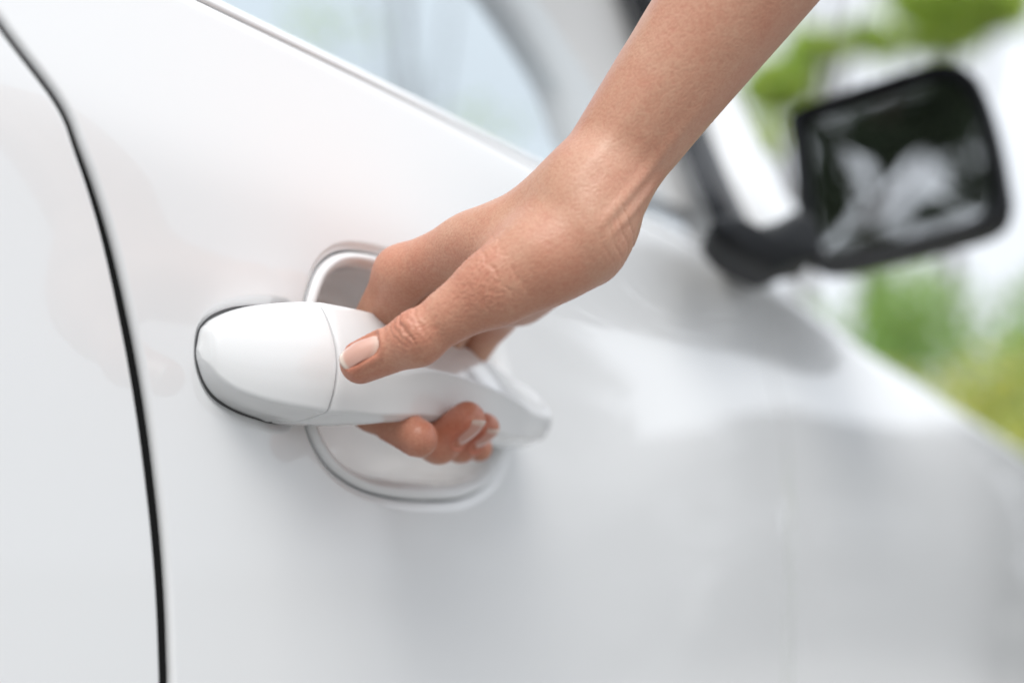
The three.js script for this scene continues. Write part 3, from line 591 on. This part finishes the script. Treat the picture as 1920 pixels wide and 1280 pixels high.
// ---------------------------------------------------------------- vegetation
const leafMat = (r, g, b, tr = 0.45) => new THREE.MeshPhysicalMaterial({ name: 'leaf', color: lin(r, g, b), vertexColors: true, roughness: 1, transmission: tr, thickness: 0, side: THREE.DoubleSide });
const bark = new THREE.MeshStandardMaterial({ name: 'bark', color: lin(0.09, 0.07, 0.05), roughness: 0.95 });
function leaves(blobs, size) {   // blobs: [x, y, z, rx, ry, rz, count]
  const pos = [], idx = [], col = [];
  for (const [bx, by, bz, rx, ry, rz, n] of blobs) for (let i = 0; i < n; i++) {
    let x, y, z; do { x = rnd() * 2 - 1; y = rnd() * 2 - 1; z = rnd() * 2 - 1; } while (x * x + y * y + z * z > 1);
    const c = V3(bx + x * rx, by + y * ry, bz + z * rz), a = rnd() * 6.28, e = (rnd() - 0.5) * 2.2, u = V3(Math.cos(a) * Math.cos(e), Math.sin(e), Math.sin(a) * Math.cos(e)), w = V3(rnd() - 0.5, rnd() - 0.5, rnd() - 0.5).cross(u).normalize(), nrm = V3().crossVectors(u, w);
    const l = size * (0.7 + 0.6 * rnd()), b = l * 0.28, o = pos.length / 3, t = 0.75 + 0.5 * rnd(), hue = rnd();
    for (const q of [c.clone().addScaledVector(u, -l / 2), c.clone().addScaledVector(w, b).addScaledVector(nrm, l * 0.08), c.clone().addScaledVector(u, l / 2), c.clone().addScaledVector(w, -b).addScaledVector(nrm, l * 0.08)]) { pos.push(q.x, q.y, q.z); col.push(t * (0.9 + 0.35 * hue), t, t * 0.9); }
    idx.push(o, o + 1, o + 2, o, o + 2, o + 3);
  }
  return geo(pos, idx, null, null, col);
}
function limb(pts, r0, r1) {
  const c = new THREE.CatmullRomCurve3(pts), N = 14, M = 8, rows = [];
  for (let i = 0; i <= N; i++) { const t = i / N, p = c.getPoint(t), d = c.getTangent(t), a = V3(0.3, 0, 1).cross(d).normalize(), b = V3().crossVectors(d, a), r = lerp(r0, r1, t), row = []; for (let k = 0; k < M; k++) { const q = k / M * 2 * Math.PI; row.push(p.clone().addScaledVector(a, Math.cos(q) * r).addScaledVector(b, Math.sin(q) * r)); } rows.push(row); }
  return gridGeo(rows, true);
}
const names = {};
const numbered = (n) => { const k = names[n] = (names[n] ?? -1) + 1; return k ? n + '_' + String(k).padStart(3, '0') : n; };
function tree(name, x, z, h, crown, mat, label, group, size = 0.11, trunkR = 0.10) {
  seed(Math.round(Math.abs(x * 131 + z * 977)) + 5);
  const t = new THREE.Group(); t.name = numbered(name); t.position.set(x, 0, z); tag(t, label, 'tree', group); scene.add(t);
  const lean = (rnd() - 0.5) * 0.5, parts = [limb([V3(0, -0.05, 0), V3(lean * 0.3, h * 0.3, 0.05), V3(lean, h * 0.6, -0.05), V3(lean * 0.8, h * 0.92, 0)], trunkR, trunkR * 0.2)];
  for (const b of crown.slice(0, 7)) parts.push(limb([V3(lean * 0.6, Math.max(0.5, Math.min(h * 0.55, b[1] - 0.5)), 0), V3(lerp(lean * 0.7, b[0], 0.5), lerp(h * 0.5, b[1], 0.6), b[2] * 0.5), V3(b[0], b[1], b[2])], trunkR * 0.35, 0.008));
  mesh('trunk', mergeGeometries(parts), bark, t);
  mesh('crown', leaves(crown, size), mat, t);
  return t;
}
const cloudOf = (n, h0, h1, R, leaf, rr = 0.5) => { seed(n * 31 + Math.round(h1 * 17)); const out = []; for (let i = 0; i < n; i++) { const a = rnd() * 6.28, q = Math.sqrt(rnd()) * R; out.push([Math.cos(a) * q, lerp(h0, h1, rnd()), Math.sin(a) * q, rr * (0.6 + 0.8 * rnd()), rr * (0.45 + 0.5 * rnd()), rr * (0.6 + 0.8 * rnd()), leaf]); } return out; };
const brightLeaf = leafMat(0.52, 0.70, 0.14, 0.6), midLeaf = leafMat(0.26, 0.44, 0.11, 0.5), darkLeaf = leafMat(0.055, 0.085, 0.045, 0.3);
// where a direction of the picture meets a given distance along the ground
const spot = (px, dist) => { const r = ray(px, 640); const l = Math.hypot(r.x, r.z); return [EYE.x + r.x / l * dist, EYE.z + r.z / l * dist]; };
const high = (py, dist) => EYE.y + Math.tan(PT + Math.atan((640 - py) / F)) * dist;
seed(11);
{
  const put = (px, py, dist, cx, cz, rx, ry, n) => { const [x, z] = spot(px, dist); return [x - cx, high(py, dist), z - cz, rx, ry, rx, n]; };
  { const [x, z] = spot(1500, 11); tree('tree', x, z, 6, [put(1470, 175, 11, x, z, 0.28, 0.2, 1100), put(1540, 110, 11, x, z, 0.24, 0.15, 480), put(1590, 105, 11.3, x, z, 0.20, 0.10, 300), put(1650, 85, 11.3, x, z, 0.16, 0.09, 220), put(1450, 270, 10.8, x, z, 0.10, 0.16, 120), ...cloudOf(10, 5.6, 7.4, 1.6, 180)], brightLeaf, 'slender tree with bright green leaves beside the mirror, its lowest boughs hanging', 'trees behind the hedge', 0.10); }
  { const [x, z] = spot(1790, 13); tree('tree', x, z, 6.5, [put(1830, 40, 13, x, z, 0.6, 0.28, 1900), put(1740, -10, 13, x, z, 0.35, 0.16, 420), put(1905, 60, 13, x, z, 0.3, 0.25, 420), put(1800, 110, 13, x, z, 0.34, 0.14, 520), put(1690, 115, 13, x, z, 0.24, 0.1, 340), ...cloudOf(10, 6.6, 8.4, 1.8, 180)], brightLeaf, 'tree with a broad pale yellow green crown above the car mirror', 'trees behind the hedge', 0.11); }
  { const [x, z] = spot(760, 15); tree('tree', x, z, 6.5, [put(610, 60, 15, x, z, 0.6, 0.2, 55), put(900, 230, 15, x, z, 0.5, 0.2, 40), ...cloudOf(6, 7.6, 8.8, 1.4, 120)], brightLeaf, 'airy tree seen through the side window glass', 'trees behind the hedge', 0.12); }
  { const [x, z] = spot(1648, 10.5); tree('tree', x, z, 3.6, [put(1648, 530, 10.5, x, z, 0.10, 0.30, 150), put(1655, 600, 10.5, x, z, 0.14, 0.14, 140), put(1640, 440, 10.5, x, z, 0.12, 0.2, 110)], midLeaf, 'narrow young tree rising between the mirror and the fender', 'trees behind the hedge', 0.08, 0.03); }
}
{
  const bush = (px, dist, top, half, mat, label) => {
    seed(px); const [x, z] = spot(px, dist), y1 = high(top, dist), o = new THREE.Group(); o.name = numbered('shrub'); o.position.set(x, 0, z); tag(o, label, 'shrub', 'shrubs of the hedge'); scene.add(o);
    const bl = []; for (let i = 0; i < 9; i++) bl.push([(rnd() - 0.5) * half * 1.6, lerp(0.35, y1 - 0.2, i / 8), (rnd() - 0.5) * half * 1.6, half * (0.7 + 0.3 * rnd()), 0.32, half * (0.7 + 0.3 * rnd()), 420]);
    mesh('foliage', leaves(bl, 0.075), mat, o);
    mesh('stem', mergeGeometries([0, 1, 2].map((k) => limb([V3(0, -0.05, 0), V3(Math.cos(k * 2) * half * 0.4, y1 * 0.4, Math.sin(k * 2) * half * 0.4), V3(Math.cos(k * 2) * half * 0.6, y1 * 0.8, Math.sin(k * 2) * half * 0.6)], 0.025, 0.006))), bark, o);
  };
  const yellowLeaf = leafMat(0.50, 0.54, 0.12, 0.5);
  bush(1600, 9.0, 545, 0.5, midLeaf, 'dark green shrub rising behind the hood below the mirror');
  bush(1745, 8.2, 645, 0.50, midLeaf, 'dense green shrub low behind the fender');
  bush(1915, 9.4, 560, 0.42, midLeaf, 'tall green shrub beyond the yellowish one');
  bush(1855, 7.0, 690, 0.6, yellowLeaf, 'low yellowish green shrub behind the front of the car');
  bush(1690, 9.8, 560, 0.34, midLeaf, 'slim green shrub standing behind the fender, between two fuller ones');
  bush(2020, 8.0, 640, 0.55, midLeaf, 'green shrub at the end of the hedge');
}
// trees to the right of the car and behind, which the paint and the mirror show
seed(77);
const hedgeLeaf = leafMat(0.022, 0.030, 0.024, 0.15);
[2, 13.5, 25].forEach((deg, i) => {
  const R = 11, o = new THREE.Group(), a = deg * RAD; o.name = numbered('hedge_block'); o.position.set(EYE.x + R * Math.cos(a), 0, EYE.z + R * Math.sin(a)); o.rotation.y = -a;
  tag(o, 'tall clipped dark hedge block along the road beside the car', 'hedge', 'clipped hedge blocks beside the road'); scene.add(o);
  const h = 3.5 + 0.12 * Math.sin(i * 2.3), half = 1.02, bl = []; for (let y = 0.3; y < h; y += 0.4) for (let q = -2; q <= 2; q++) bl.push([0, Math.min(y, h - 0.25), q * half * 0.4, 0.35, 0.28, 0.3, 62]);
  mesh('foliage', leaves(bl, 0.24), hedgeLeaf, o);
  mesh('stem', mergeGeometries([-0.6, 0, 0.6].map((q) => limb([V3(0, -0.05, q), V3(0.05, h * 0.4, q * 1.1), V3(0, h * 0.85, q)], 0.04, 0.01))), bark, o);
});
tree('dark_tree', -9.8, 2.9, 7, [[0, 4.95, -0.75, 0.4, 0.3, 0.4, 420], [0, 4.9, 0, 0.4, 0.3, 0.5, 480], [0, 5.0, 0.75, 0.4, 0.3, 0.45, 420], [0, 4.25, -0.72, 0.3, 0.45, 0.3, 420], [0, 4.55, 0.02, 0.3, 0.2, 0.2, 240], [0, 3.80, 0.52, 0.3, 0.2, 0.24, 240], [0, 3.55, -0.2, 0.3, 0.14, 0.5, 240], ...cloudOf(22, 5.3, 7.4, 1.5, 240, 0.55)], darkLeaf, 'dark tree behind the car whose canopy shows in the side mirror', 'dark trees behind the car', 0.16, 0.14);
for (const [x, z, h] of [[-10.5, 5.4, 7], [-9.4, -1.0, 6.6], [-11, -3.6, 7]])
  tree('dark_tree', x, z, h, [...cloudOf(26, 1.2, h, 1.4, 260, 0.6)], darkLeaf, 'dark leafy tree standing behind the car', 'dark trees behind the car', 0.2, 0.16);

renderer.render(scene, camera);
